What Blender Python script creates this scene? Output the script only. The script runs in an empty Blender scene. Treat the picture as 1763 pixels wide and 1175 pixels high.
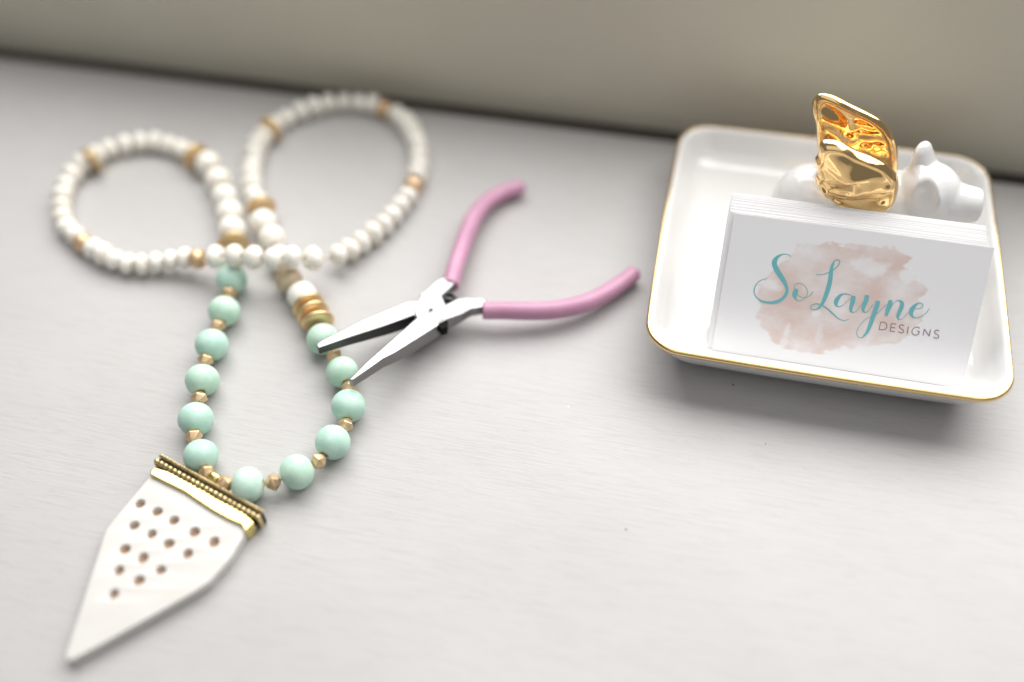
import bpy, bmesh, math, random
from mathutils import Vector, Matrix, noise, Euler

random.seed(7)
CM = 0.01                      # everything below is written in centimetres and built in metres
scene = bpy.context.scene
COL = scene.collection

# ------------------------------------------------------------------ camera
cam_data = bpy.data.cameras.new("camera")
cam = bpy.data.objects.new("camera", cam_data)
COL.objects.link(cam)
right = Vector((0.99945394, -0.02575945, -0.02069472))
up = Vector((0.03304271, 0.77915475, 0.62596011))
fwd = Vector((0.0, 0.62630211, -0.77958045))
m = Matrix((right, up, -fwd)).transposed().to_4x4()
m.translation = Vector((0.0, -24.1711, 30.0867)) * CM
cam.matrix_world = m
cam_data.sensor_width = 36.0
cam_data.lens = 35.0
cam_data.clip_start = 0.02
cam_data.clip_end = 50.0
cam_data.dof.use_dof = True
cam_data.dof.focus_distance = 0.357
cam_data.dof.aperture_fstop = 1.75
cam_data.dof.aperture_blades = 9
scene.camera = cam

# ------------------------------------------------------------------ light
world = bpy.data.worlds.new("World")
scene.world = world
world.use_nodes = True
bg = world.node_tree.nodes["Background"]
bg.inputs["Color"].default_value = (0.95, 0.97, 1.0, 1)
bg.inputs["Strength"].default_value = 0.21

def area(name, loc, target, sx, sy, power, color):
    d = bpy.data.lights.new(name, 'AREA')
    d.shape = 'RECTANGLE'
    d.size, d.size_y = sx, sy
    d.energy = power
    d.color = color
    o = bpy.data.objects.new(name, d)
    COL.objects.link(o)
    o.location = loc
    o.rotation_euler = (Vector(target) - Vector(loc)).to_track_quat('-Z', 'Y').to_euler()
    return o
# soft daylight from the window above and behind the ledge
area("window_light", (0.24, 0.56, 0.78), (0.04, 0.0, 0.0), 1.75, 0.95, 27.0, (1.0, 0.985, 0.96))
# added fill lamp above the camera's side, in place of some room ambient
area("fill_light", (0.05, -0.45, 1.05), (0.0, 0.02, 0.0), 1.40, 0.90, 2.7, (1.0, 0.98, 0.965))

scene.view_settings.view_transform = 'Standard'
scene.view_settings.look = 'None'
scene.view_settings.exposure = 0.06
scene.view_settings.gamma = 1.0
scene.view_settings.use_curve_mapping = False
scene.cycles.use_denoising = True
scene.cycles.max_bounces = 10
scene.cycles.diffuse_bounces = 6

# ------------------------------------------------------------------ measured outlines (cm)
BEADS = [
('turquoise', -11.02, -5.19, 0.62), ('nugget', -11.41, -4.36, 0.6), ('turquoise', -11.47, -3.62, 0.62), ('nugget', -11.51, -2.68, 0.6), 
('turquoise', -11.53, -1.88, 0.62), ('nugget', -11.58, -0.91, 0.6), ('turquoise', -11.45, -0.2, 0.62), ('nugget', -11.37, 0.74, 0.6), 
('turquoise', -11.24, 1.48, 0.62), ('nugget', -11.2, 2.41, 0.6), ('turquoise', -11.19, 3.17, 0.62), ('nugget', -11.26, 4.03, 0.6), 
('ring', -11.41, 5.13, 0.66), ('large', -11.63, 6.03, 0.57), ('large', -11.9, 7.07, 0.57), ('large', -12.29, 8.1, 0.57), 
('large', -12.74, 9.17, 0.57), ('large', -13.36, 10.28, 0.57), ('ring', -13.96, 10.72, 0.62), ('small', -14.29, 11.07, 0.52), 
('small', -14.82, 11.52, 0.44), ('small', -15.44, 11.82, 0.45), ('small', -16.09, 12.06, 0.45), ('small', -16.78, 12.1, 0.45), 
('small', -17.45, 11.94, 0.45), ('small', -18.1, 11.69, 0.45), ('small', -18.57, 11.23, 0.49), ('ring', -18.65, 10.75, 0.62), 
('small', -19.11, 10.65, 0.47), ('small', -19.39, 10.03, 0.45), ('small', -19.51, 9.34, 0.45), ('small', -19.49, 8.65, 0.45), 
('small', -19.35, 7.97, 0.45), ('small', -19.15, 7.3, 0.45), ('small', -18.82, 6.69, 0.45), ('small', -18.34, 6.18, 0.45), 
('gold', -17.87, 5.7, 0.42), ('small', -17.35, 5.32, 0.44), ('small', -16.84, 4.95, 0.44), ('small', -16.31, 4.63, 0.44), 
('small', -15.72, 4.4, 0.44), ('small', -15.11, 4.31, 0.47), ('small', -14.49, 4.35, 0.52), ('small', -13.87, 4.35, 0.61), 
('small', -13.26, 4.31, 0.73), ('gold', -12.66, 4.14, 0.86), ('small', -11.81, 3.89, 1.2), ('small', -10.92, 3.56, 1.55), 
('small', -10.11, 3.37, 1.62), ('small', -9.32, 3.21, 1.68), ('small', -8.59, 3.31, 1.6), ('small', -7.85, 3.5, 1.32), ('small', -6.98, 4.17, 0.77), 
('small', -6.56, 4.65, 0.6), ('small', -6.12, 5.13, 0.5), ('small', -5.67, 5.62, 0.45), ('small', -5.25, 6.13, 0.45), ('small', -4.91, 6.69, 0.45), 
('small', -4.6, 7.28, 0.45), ('small', -4.31, 7.88, 0.45), ('gold', -4.11, 8.51, 0.45), ('small', -3.95, 9.15, 0.45), ('small', -3.88, 9.81, 0.45), 
('small', -3.9, 10.48, 0.45), ('small', -3.99, 11.14, 0.45), ('small', -4.14, 11.79, 0.45), ('small', -4.37, 12.42, 0.45), 
('small', -4.69, 13.0, 0.45), ('small', -5.1, 13.53, 0.45), ('gold', -5.66, 13.88, 0.47), ('small', -6.22, 14.27, 0.45), 
('small', -6.9, 14.45, 0.45), ('small', -7.6, 14.53, 0.45), ('small', -8.3, 14.47, 0.45), ('small', -8.96, 14.24, 0.45), 
('small', -9.59, 13.92, 0.45), ('small', -10.16, 13.51, 0.45), ('small', -10.61, 12.98, 0.49), ('ring', -10.81, 12.54, 0.62), 
('small', -11.11, 12.19, 0.47), ('small', -11.3, 11.57, 0.46), ('small', -11.37, 10.91, 0.46), ('small', -11.37, 10.25, 0.46), 
('small', -11.34, 9.59, 0.46), ('small', -11.23, 8.94, 0.46), ('small', -11.06, 8.3, 0.45), ('small', -10.78, 7.72, 0.54), 
('ring', -10.55, 7.3, 0.62), ('large', -10.37, 6.43, 0.58), ('large', -9.88, 5.44, 0.58), ('large', -9.42, 4.26, 0.58), ('tan', -8.91, 3.08, 0.58), 
('large', -8.26, 2.18, 0.58), ('disc', -7.94, 1.58, 0.64), ('disc', -7.72, 1.16, 0.64), ('disc', -7.5, 0.76, 0.64), 
('turquoise', -7.24, -0.09, 0.62), ('nugget', -6.73, -0.89, 0.6), ('turquoise', -6.36, -1.71, 0.62), ('nugget', -6.04, -2.43, 0.6), 
('turquoise', -6.0, -3.26, 0.62), ('nugget', -6.04, -4.07, 0.6), ('turquoise', -6.43, -4.81, 0.62), ('nugget', -6.86, -5.55, 0.6), 
('turquoise', -7.57, -5.98, 0.62), ('nugget', -8.35, -6.35, 0.6), ('turquoise', -9.2, -6.43, 0.62), ('nugget', -9.99, -6.34, 0.6), 
('tube', -10.4, -6.08, 0.58), ('nugget', -10.73, -5.85, 0.6), ]
PLATE = [(-12.5, -5.65), (-12.73, -5.9), (-13.22, -6.8), (-13.58, -7.47), (-13.78, -7.91), (-13.82, -8.6), (-13.88, -9.54), (-13.93, -10.53), (-13.99, -11.41), (-14.04, -12.19), (-13.98, -12.29), (-13.88, -12.34), (-13.77, -12.3), (-13.1, -11.91), (-12.35, -11.44), (-11.25, -10.75), (-10.46, -10.25), (-10.0, -9.9), (-9.44, -9.08), (-9.09, -8.21), (-8.96, -7.86)]
HOLES = [(-12.84, -6.93), (-12.19, -7.26), (-11.56, -7.62), (-10.79, -8.08), (-10.07, -8.48), (-12.87, -7.76), (-12.21, -8.1), (-11.57, -8.48), (-10.87, -8.87), (-12.99, -8.63), (-12.32, -8.97), (-11.65, -9.42), (-13.01, -9.39), (-12.29, -9.76), (-13.0, -10.2)]
CAP = [(-12.64, -5.55), (-12.02, -5.75), (-11.47, -6.08), (-10.74, -6.49), (-10.25, -6.85), (-9.55, -7.21), (-9.16, -7.49), (-8.78, -7.86), (-9.04, -8.25), (-9.2, -7.95), (-9.75, -7.68), (-10.33, -7.33), (-11.38, -6.59), (-12.19, -6.15), (-12.71, -5.86)]
TRIM_FRONT = [(-12.52, -5.41, 0.66), (-8.69, -7.75, 0.66)]
TRIM_BACK = [(-12.33, -5.22, 0.72), (-8.52, -7.73, 0.72)]
PLIERS_ORIGIN = (-3.051, 0.651, 1.281)
PLIERS_AXES = [(0.7817, 0.6191, -0.076), (-0.6208, 0.7839, 0.0), (0.0596, 0.0472, 0.9971)]
PLIER_HALF_A = [(-4.38, -0.97), (-4.28, -1.08), (-3.4, -0.98), (-2.84, -0.91), (-2.35, -0.95), (-1.31, -0.89), (-0.3, -0.83), (-0.12, -0.71), (0.11, -0.66), (0.42, -0.48), (0.58, -0.18), (0.77, 0.36), (1.07, 0.42), (1.46, 0.52), (1.65, 0.62), (1.77, 0.77), (1.39, 1.1), (1.11, 1.12), (0.4, 0.95), (0.16, 0.93), (-0.06, 0.67), (-0.34, 0.62), (-0.54, 0.34), (-0.67, -0.02), (-1.08, -0.11), (-1.9, -0.31), (-2.52, -0.45), (-3.44, -0.67)]
PLIER_HALF_B = [(-4.36, 1.19), (-4.41, 0.98), (-3.25, 0.74), (-1.91, 0.42), (-1.44, 0.33), (-0.68, 0.19), (-0.39, -0.27), (-0.16, -0.76), (0.18, -0.75), (0.8, -0.89), (1.22, -0.89), (1.73, -1.11), (1.84, -1.11), (2.03, -0.8), (1.87, -0.63), (1.57, -0.36), (1.19, -0.14), (0.88, -0.13), (0.59, -0.11), (0.12, 0.41), (-0.2, 0.81), (-0.49, 0.94), (-0.96, 1.0), (-1.46, 1.07), (-2.18, 1.18), (-3.25, 1.22), (-4.16, 1.24)]
SPRING_A = [(0.82, 0.38), (1.07, 0.42), (1.22, 0.27), (1.19, -0.06)]
SPRING_B = [(0.8, 0.28), (0.93, 0.05), (1.15, -0.15)]
NOTCH_SHADE = [(-0.21, -0.75), (0.11, -0.62), (0.18, -0.83), (-0.04, -1.07), (-0.27, -1.01)]
SEAMS = [[(-0.34, 0.62), (-0.54, 0.34), (-0.67, -0.02)], [(0.14, 0.87), (0.12, 0.49), (0.11, 0.15), (0.14, -0.18), (0.19, -0.41)]]
PIVOT = (-0.04, -0.01)
GRIP_A = [(1.51, 0.74), (2.18, 1.35), (3.0, 2.02), (3.86, 2.71), (4.82, 3.37), (5.77, 3.76), (6.72, 3.85), (7.52, 3.68)]
GRIP_B = [(1.68, -1.11), (2.24, -1.52), (2.95, -2.1), (3.69, -2.64), (4.47, -3.03), (5.29, -3.27), (6.3, -3.33), (7.22, -3.28), (7.67, -3.22)]
FAR_KNOBS = [(0.02, 6.51), (0.53, 6.14), (1.02, 6.22), (0.91, 5.71), (1.37, 5.78), (1.24, 5.39), (0.58, 5.47), (0.02, 5.82), (0.5, 6.51), (0.2, 6.12), (1.64, 5.29), (0.99, 5.25)]
EAR_CUP = (2.81, 4.71)
WING_FAR = [(-1.7, 6.98), (-1.74, 7.38), (-1.58, 7.63), (-1.27, 7.65), (-0.92, 7.56), (-0.36, 7.32), (0.24, 7.08), (0.77, 6.82), (1.19, 6.46), (1.49, 6.02), (1.71, 5.5), (1.89, 4.76), (1.92, 4.24), (1.43, 3.89), (0.37, 4.24), (-0.59, 4.6), (-1.03, 5.05), (-1.25, 5.71), (-1.4, 6.3), (-1.61, 6.72)]
WING_NEAR = [(-1.35, 6.56), (-1.39, 6.97), (-1.3, 7.16), (-1.04, 7.21), (-0.68, 7.17), (-0.07, 6.88), (0.52, 6.68), (1.02, 6.46), (1.42, 6.14), (1.6, 5.83), (1.71, 5.41), (1.77, 4.84), (1.67, 4.53), (1.39, 4.34), (0.94, 4.26), (0.36, 4.32), (-0.34, 4.51), (-0.79, 4.8), (-1.11, 5.2), (-1.22, 5.5), (-1.19, 5.76), (-1.4, 6.25)]
NEAR_EAR = [(2.43, 3.52), (2.39, 4.19), (2.44, 4.75), (2.62, 5.18), (2.84, 5.39), (3.06, 5.32), (3.2, 4.92)]
SCRIPT_STROKES = [
[(-2.236, 3.808, 0.018), (-2.298, 3.864, 0.022), (-2.467, 3.877, 0.031), (-2.604, 3.821, 0.062), (-2.712, 3.72, 0.121), (-2.771, 3.571, 0.176), (-2.749, 3.444, 0.18), (-2.648, 3.284, 0.187), (-2.503, 3.109, 0.176), (-2.358, 2.945, 0.165), (-2.235, 2.777, 0.127), (-2.164, 2.613, 0.114), (-2.169, 2.459, 0.114), (-2.238, 2.306, 0.121), (-2.363, 2.178, 0.127), (-2.559, 2.083, 0.114), (-2.766, 2.052, 0.092), (-2.96, 2.067, 0.066), (-3.121, 2.143, 0.048), (-3.236, 2.258, 0.04), (-3.303, 2.403, 0.04), (-3.297, 2.558, 0.04), (-3.237, 2.709, 0.035), (-3.111, 2.837, 0.026), (-2.913, 2.92, 0.018)],
[(-1.821, 2.695, 0.11), (-1.863, 2.547, 0.193), (-1.86, 2.438, 0.154), (-1.811, 2.336, 0.066), (-1.706, 2.275, 0.026), (-1.587, 2.314, 0.022), (-1.483, 2.439, 0.022), (-1.432, 2.566, 0.022), (-1.469, 2.714, 0.022), (-1.575, 2.84, 0.022), (-1.712, 2.907, 0.022), (-1.857, 2.897, 0.022), (-1.927, 2.822, 0.022), (-1.915, 2.693, 0.022), (-1.818, 2.554, 0.018), (-1.717, 2.459, 0.018), (-1.563, 2.416, 0.018), (-1.423, 2.458, 0.018), (-1.333, 2.537, 0.022), (-1.253, 2.68, 0.031)],
[(-1.272, 3.307, 0.018), (-1.098, 3.321, 0.022), (-0.943, 3.386, 0.031), (-0.832, 3.456, 0.035), (-0.722, 3.536, 0.035), (-0.62, 3.658, 0.035), (-0.553, 3.796, 0.04), (-0.552, 3.904, 0.035), (-0.63, 3.936, 0.031), (-0.723, 3.88, 0.044), (-0.767, 3.723, 0.088), (-0.772, 3.529, 0.127), (-0.754, 3.316, 0.145), (-0.747, 3.101, 0.158), (-0.765, 2.86, 0.163), (-0.794, 2.616, 0.154), (-0.843, 2.369, 0.123), (-0.914, 2.184, 0.088), (-1.0, 2.083, 0.057), (-1.117, 2.033, 0.035), (-1.205, 2.053, 0.031), (-1.236, 2.114, 0.031), (-1.19, 2.208, 0.031), (-1.053, 2.261, 0.035), (-0.883, 2.243, 0.044), (-0.627, 2.128, 0.052), (-0.472, 2.021, 0.052), (-0.317, 1.913, 0.043), (-0.166, 1.829, 0.029), (-0.004, 1.806, 0.024), (0.15, 1.889, 0.018)],
[(0.071, 2.738, 0.019), (-0.093, 2.773, 0.033), (-0.242, 2.733, 0.062), (-0.336, 2.632, 0.124), (-0.398, 2.481, 0.157), (-0.394, 2.364, 0.124), (-0.34, 2.289, 0.052), (-0.248, 2.279, 0.024), (-0.13, 2.367, 0.019), (-0.024, 2.524, 0.019), (0.064, 2.655, 0.019)],
[(0.145, 2.733, 0.143), (0.161, 2.552, 0.162), (0.145, 2.361, 0.133), (0.155, 2.221, 0.105), (0.201, 2.157, 0.052), (0.29, 2.158, 0.024), (0.382, 2.266, 0.019), (0.463, 2.432, 0.019), (0.505, 2.567, 0.019)],
[(0.606, 2.833, 0.143), (0.602, 2.64, 0.162), (0.572, 2.448, 0.133), (0.565, 2.306, 0.105), (0.615, 2.219, 0.052), (0.702, 2.232, 0.024), (0.788, 2.362, 0.019), (0.866, 2.539, 0.019)],
[(1.007, 2.685, 0.133), (1.006, 2.546, 0.157), (0.989, 2.385, 0.161), (0.949, 2.1, 0.151), (0.913, 1.794, 0.133), (0.859, 1.524, 0.101), (0.784, 1.372, 0.07), (0.706, 1.279, 0.028), (0.61, 1.285, 0.02), (0.527, 1.373, 0.02), (0.505, 1.49, 0.02), (0.54, 1.657, 0.02), (0.637, 1.852, 0.02), (0.758, 2.011, 0.018), (0.876, 2.088, 0.018), (1.041, 2.213, 0.018), (1.147, 2.348, 0.018), (1.263, 2.525, 0.018), (1.322, 2.613, 0.018)],
[(1.422, 2.77, 0.133), (1.429, 2.589, 0.171), (1.399, 2.406, 0.141), (1.381, 2.204, 0.101)],
[(1.511, 2.601, 0.018), (1.58, 2.73, 0.02), (1.661, 2.792, 0.028), (1.756, 2.786, 0.07), (1.829, 2.718, 0.121), (1.835, 2.57, 0.145), (1.796, 2.386, 0.133), (1.777, 2.244, 0.105), (1.814, 2.15, 0.056), (1.9, 2.143, 0.024), (1.993, 2.237, 0.018), (2.076, 2.388, 0.018), (2.101, 2.451, 0.018)],
[(2.279, 2.587, 0.018), (2.44, 2.621, 0.024), (2.535, 2.704, 0.028), (2.528, 2.782, 0.028), (2.445, 2.828, 0.028), (2.351, 2.789, 0.056), (2.26, 2.683, 0.121), (2.198, 2.545, 0.165), (2.199, 2.407, 0.133), (2.269, 2.308, 0.06), (2.378, 2.275, 0.028), (2.517, 2.325, 0.028), (2.642, 2.443, 0.024), (2.729, 2.565, 0.024), (2.769, 2.689, 0.02)]]
BLOCK_STROKES = [
[(1.251, 1.949, 0.03), (1.238, 1.673, 0.03)],
[(1.252, 1.945, 0.03), (1.373, 1.954, 0.03), (1.459, 1.897, 0.03), (1.483, 1.8, 0.03), (1.443, 1.708, 0.03), (1.351, 1.676, 0.03), (1.238, 1.673, 0.03)],
[(1.778, 1.951, 0.03), (1.61, 1.944, 0.03)],
[(1.61, 1.944, 0.03), (1.624, 1.676, 0.03)],
[(1.624, 1.676, 0.03), (1.784, 1.674, 0.03)],
[(1.617, 1.811, 0.03), (1.771, 1.812, 0.03)],
[(2.053, 1.933, 0.03), (1.974, 1.955, 0.03), (1.907, 1.915, 0.03), (1.914, 1.856, 0.03), (1.987, 1.807, 0.03), (2.066, 1.769, 0.03), (2.077, 1.711, 0.03), (2.011, 1.665, 0.03), (1.902, 1.694, 0.03)],
[(2.207, 1.931, 0.03), (2.207, 1.671, 0.03)],
[(2.596, 1.926, 0.03), (2.497, 1.955, 0.03), (2.396, 1.9, 0.03), (2.352, 1.793, 0.03), (2.389, 1.699, 0.03), (2.481, 1.659, 0.03), (2.585, 1.699, 0.03)],
[(2.585, 1.699, 0.03), (2.609, 1.813, 0.03)],
[(2.609, 1.813, 0.03), (2.525, 1.812, 0.03)],
[(2.752, 1.685, 0.03), (2.751, 1.924, 0.03)],
[(2.751, 1.924, 0.03), (2.962, 1.697, 0.03)],
[(2.962, 1.697, 0.03), (2.961, 1.936, 0.03)],
[(3.255, 1.931, 0.03), (3.177, 1.949, 0.03), (3.113, 1.9, 0.03), (3.128, 1.842, 0.03), (3.197, 1.803, 0.03), (3.27, 1.765, 0.03), (3.275, 1.696, 0.03), (3.207, 1.661, 0.03), (3.109, 1.686, 0.03)]]
WASH_OUTLINE = [(-2.24, 4.04), (-2.07, 4.19), (-1.62, 4.33), (-0.87, 4.47), (-0.11, 4.56), (0.65, 4.6), (1.22, 4.58), (1.55, 4.47), (1.77, 4.34), (1.72, 4.17), (1.6, 4.03), (1.69, 3.93), (1.95, 3.8), (2.21, 3.64), (2.41, 3.39), (2.6, 3.21), (2.47, 3.11), (2.4, 2.86), (2.52, 2.63), (2.59, 2.32), (2.52, 2.06), (2.28, 1.9), (2.38, 1.63), (2.03, 1.43), (1.68, 1.23), (0.94, 1.01), (0.19, 0.81), (-0.18, 0.65), (-0.56, 0.57), (-0.94, 0.47), (-1.32, 0.39), (-1.62, 0.47), (-1.91, 0.55), (-2.16, 0.55), (-2.39, 0.77), (-2.52, 1.0), (-2.78, 1.05), (-2.82, 1.38), (-3.05, 1.55), (-2.97, 1.77), (-3.13, 2.13), (-3.17, 2.49), (-3.02, 2.81), (-2.98, 3.02), (-2.71, 3.3), (-2.55, 3.53), (-2.31, 3.77)]
WASH_GAPS = [(0.48, 3.88, 0.62, 0.29, 0.75), (0.74, 3.71, 0.29, 0.21, 0.5), (-2.81, 2.75, 0.29, 0.19, 0.8), (-2.51, 2.63, 0.17, 0.12, 0.5), (1.78, 3.68, 0.25, 0.25, 0.9), (-1.89, 1.1, 0.11, 0.29, 0.55), (-1.92, 0.71, 0.15, 0.19, 0.6), (-0.77, 1.1, 0.11, 0.33, 0.35), (-1.0, 1.92, 0.15, 0.15, 0.8), (-1.83, 4.16, 0.25, 0.12, 0.5), (-0.25, 4.46, 0.29, 0.1, 0.4), (1.62, 3.31, 0.25, 0.21, 0.35), (2.43, 2.54, 0.21, 0.5, 0.25)]
SPECKS = [(8.17, -2.44), (3.62, -8.27), (8.89, -5.08), (1.98, -3.19)]

# ------------------------------------------------------------------ helpers
def mesh_from(name, verts, faces, smooth=True, scale=CM):
    me = bpy.data.meshes.new(name)
    me.from_pydata([(v[0] * scale, v[1] * scale, v[2] * scale) for v in verts], [], faces)
    bm = bmesh.new(); bm.from_mesh(me)
    bmesh.ops.recalc_face_normals(bm, faces=bm.faces)
    bm.to_mesh(me); bm.free()
    me.polygons.foreach_set("use_smooth", [smooth] * len(me.polygons))
    me.update()
    return me

def obj(name, me, mat=None, parent=None, loc=(0, 0, 0)):
    o = bpy.data.objects.new(name, me)
    COL.objects.link(o)
    if mat is not None and me is not None and not me.materials:
        me.materials.append(mat)
    o.location = Vector(loc) * CM
    if parent is not None:
        o.parent = parent
    return o

def thing(name, label, cat, loc=(0, 0, 0), rotz=0.0, group=None):
    o = bpy.data.objects.new(name, None)
    COL.objects.link(o)
    o.empty_display_size = 0.01
    o.location = Vector(loc) * CM
    o.rotation_euler = (0, 0, rotz)
    o["label"], o["category"] = label, cat
    if group: o["group"] = group
    return o

def sharpen(me, deg=35):
    bm = bmesh.new(); bm.from_mesh(me)
    for e in bm.edges:
        if len(e.link_faces) == 2 and e.calc_face_angle(0) > math.radians(deg):
            e.smooth = False
    bm.to_mesh(me); bm.free()

def bevel_mesh(me, width, seg=2, deg=30):
    bm = bmesh.new(); bm.from_mesh(me)
    es = [e for e in bm.edges if len(e.link_faces) == 2 and e.calc_face_angle(0) > math.radians(deg)]
    res = bmesh.ops.bevel(bm, geom=es, offset=width * CM, segments=seg, profile=0.6, affect='EDGES', clamp_overlap=True)
    for fc in bm.faces: fc.smooth = False
    for fc in res['faces']: fc.smooth = True
    bm.to_mesh(me); bm.free()

def catmull(pts, n=6, closed=False):
    out = []
    L = len(pts)
    rng = range(L if closed else L - 1)
    for i in rng:
        if closed:
            p0, p1, p2, p3 = pts[(i-1) % L], pts[i], pts[(i+1) % L], pts[(i+2) % L]
        else:
            p0, p1, p2, p3 = pts[max(i-1, 0)], pts[i], pts[i+1], pts[min(i+2, L-1)]
        for k in range(n):
            t = k / n
            out.append(tuple(0.5 * ((2*b) + (-a+c)*t + (2*a-5*b+4*c-d)*t*t + (-a+3*b-3*c+d)*t**3)
                             for a, b, c, d in zip(p0, p1, p2, p3)))
    if not closed: out.append(tuple(pts[-1]))
    return out

def resample(pts, n):
    P = [Vector(p) for p in pts] + [Vector(pts[0])]
    acc = [0]
    for i in range(len(P)-1): acc.append(acc[-1] + (P[i+1]-P[i]).length)
    out, j = [], 0
    for k in range(n):
        s = acc[-1] * k / n
        while acc[j+1] < s: j += 1
        t = (s-acc[j]) / max(acc[j+1]-acc[j], 1e-9)
        out.append(P[j].lerp(P[j+1], t))
    return out

def tube(path, radii, seg=16, caps=True, squash=None):
    """sweep of circles along path (Vectors); squash=(axis, factor) flattens the section along a world axis"""
    path = [Vector(p) for p in path]
    V, F = [], []
    ref = Vector((0, 0, 1))
    for i, p in enumerate(path):
        t = (path[min(i+1, len(path)-1)] - path[max(i-1, 0)]).normalized()
        s = t.cross(ref)
        if s.length < 1e-4: s = t.cross(Vector((0, 1, 0)))
        s.normalize(); u = s.cross(t).normalized()
        r = radii[i] if isinstance(radii, (list, tuple)) else radii
        fu = squash if squash else 1.0
        for k in range(seg):
            a = 2*math.pi*k/seg
            V.append(p + s*(r*math.cos(a)) + u*(r*fu*math.sin(a)))
    n = len(path)
    for i in range(n-1):
        for k in range(seg):
            F.append((i*seg+k, i*seg+(k+1) % seg, (i+1)*seg+(k+1) % seg, (i+1)*seg+k))
    if caps:
        F.append(tuple(range(seg-1, -1, -1)))
        F.append(tuple((n-1)*seg+k for k in range(seg)))
    return V, F

def lathe(profile, seg=28):
    """closed profile of (radius, height) revolved about z"""
    V, F = [], []
    n = len(profile)
    for r, z in profile:
        for k in range(seg):
            a = 2*math.pi*k/seg
            V.append((r*math.cos(a), r*math.sin(a), z))
    for i in range(n):
        j = (i+1) % n
        for k in range(seg):
            F.append((i*seg+k, i*seg+(k+1) % seg, j*seg+(k+1) % seg, j*seg+k))
    return V, F

def join(parts):
    V, F = [], []
    for v, f in parts:
        o = len(V)
        V += list(v); F += [tuple(i+o for i in q) for q in f]
    return V, F

def extrude(poly, z0, z1):
    n = len(poly)
    V = [(p[0], p[1], z0) for p in poly] + [(p[0], p[1], z1) for p in poly]
    F = [tuple(range(n-1, -1, -1)), tuple(range(n, 2*n))]
    F += [(i, (i+1) % n, n+(i+1) % n, n+i) for i in range(n)]
    return V, F

# ------------------------------------------------------------------ materials
def mat(name, color, rough=0.5, metal=0.0, coat=0.0, ior=1.5, vary=None, bump=None, sss=0.0, spec=None, rvary=None):
    """vary=(second colour, scale xyz, contrast lo, hi); bump=(scale xyz, strength, distance cm)"""
    mt = bpy.data.materials.new(name); mt.use_nodes = True
    nt = mt.node_tree; N, L = nt.nodes, nt.links
    b = N["Principled BSDF"]
    b.inputs["Base Color"].default_value = (*color, 1)
    b.inputs["Roughness"].default_value = rough
    b.inputs["Metallic"].default_value = metal
    b.inputs["IOR"].default_value = ior
    if coat:
        b.inputs["Coat Weight"].default_value = coat
        b.inputs["Coat Roughness"].default_value = 0.06
    if sss:
        b.inputs["Subsurface Weight"].default_value = sss
        b.inputs["Subsurface Radius"].default_value = (0.004, 0.003, 0.002)
        b.inputs["Subsurface Scale"].default_value = 0.4
    if spec is not None:
        b.inputs["Specular IOR Level"].default_value = spec
    tc = N.new("ShaderNodeTexCoord")
    def noise_tex(sc, detail=4.0, rot=0.0):
        mp = N.new("ShaderNodeMapping"); mp.inputs["Scale"].default_value = sc
        mp.inputs["Rotation"].default_value = (0, 0, rot)
        nz = N.new("ShaderNodeTexNoise"); nz.inputs["Scale"].default_value = 1.0
        nz.inputs["Detail"].default_value = detail
        L.new(tc.outputs["Object"], mp.inputs["Vector"]); L.new(mp.outputs["Vector"], nz.inputs["Vector"])
        return nz.outputs["Fac"]
    if vary:
        c2, sc, lo, hi = vary
        mr = N.new("ShaderNodeMapRange"); mr.inputs["From Min"].default_value = lo; mr.inputs["From Max"].default_value = hi
        L.new(noise_tex(sc), mr.inputs["Value"])
        mx = N.new("ShaderNodeMix"); mx.data_type = 'RGBA'
        mx.inputs["A"].default_value = (*color, 1); mx.inputs["B"].default_value = (*c2, 1)
        L.new(mr.outputs["Result"], mx.inputs["Factor"]); L.new(mx.outputs["Result"], b.inputs["Base Color"])
    if rvary:
        sc, lo, hi = rvary
        mr = N.new("ShaderNodeMapRange"); mr.inputs["From Min"].default_value = 0.3; mr.inputs["From Max"].default_value = 0.7
        mr.inputs["To Min"].default_value = lo; mr.inputs["To Max"].default_value = hi
        L.new(noise_tex(sc, 3.0), mr.inputs["Value"]); L.new(mr.outputs["Result"], b.inputs["Roughness"])
    if bump:
        sc, st, dist = bump
        bp = N.new("ShaderNodeBump"); bp.inputs["Strength"].default_value = st
        bp.inputs["Distance"].default_value = dist * CM
        L.new(noise_tex(sc, 5.0), bp.inputs["Height"]); L.new(bp.outputs["Normal"], b.inputs["Normal"])
    return mt

WALL_YAW = math.atan(-0.24693595)
M = {}
TQ = [((0.460, 0.700, 0.583), (0.580, 0.790, 0.688)), ((0.540, 0.760, 0.659), (0.450, 0.690, 0.573)), ((0.480, 0.710, 0.563), (0.590, 0.790, 0.649)),
      ((0.430, 0.680, 0.573), (0.540, 0.750, 0.659)), ((0.510, 0.740, 0.611), (0.620, 0.810, 0.697))]
for k_, (ca, cb) in enumerate(TQ):
    M['turq%d' % k_] = mat("dyed_wood_%d" % k_, ca, 0.48, vary=(cb, (200+40*k_, 200, 300), .36, .62), bump=((500, 500, 1400), .25, .02), spec=.35)
M['white'] = mat("cream_bead", (0.90, 0.875, 0.81), 0.38, vary=((0.84, 0.80, 0.71), (150, 150, 150), .45, .75), bump=((500, 500, 500), .15, .03), sss=.08)
M['white_b'] = mat("ivory_bead", (0.89, 0.855, 0.78), 0.42, vary=((0.80, 0.73, 0.61), (200, 200, 200), .5, .8), bump=((400, 400, 400), .2, .03), sss=.08)
M['tan'] = mat("pale_wood_bead", (0.66, 0.54, 0.38), 0.4, vary=((0.56, 0.44, 0.29), (90, 90, 500), .35, .7))
M['nugget'] = mat("brushed_rose_gold", (0.76, 0.54, 0.33), 0.40, metal=0.8, rvary=((600, 600, 600), .34, .5), bump=((900, 900, 900), .15, .01))
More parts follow.
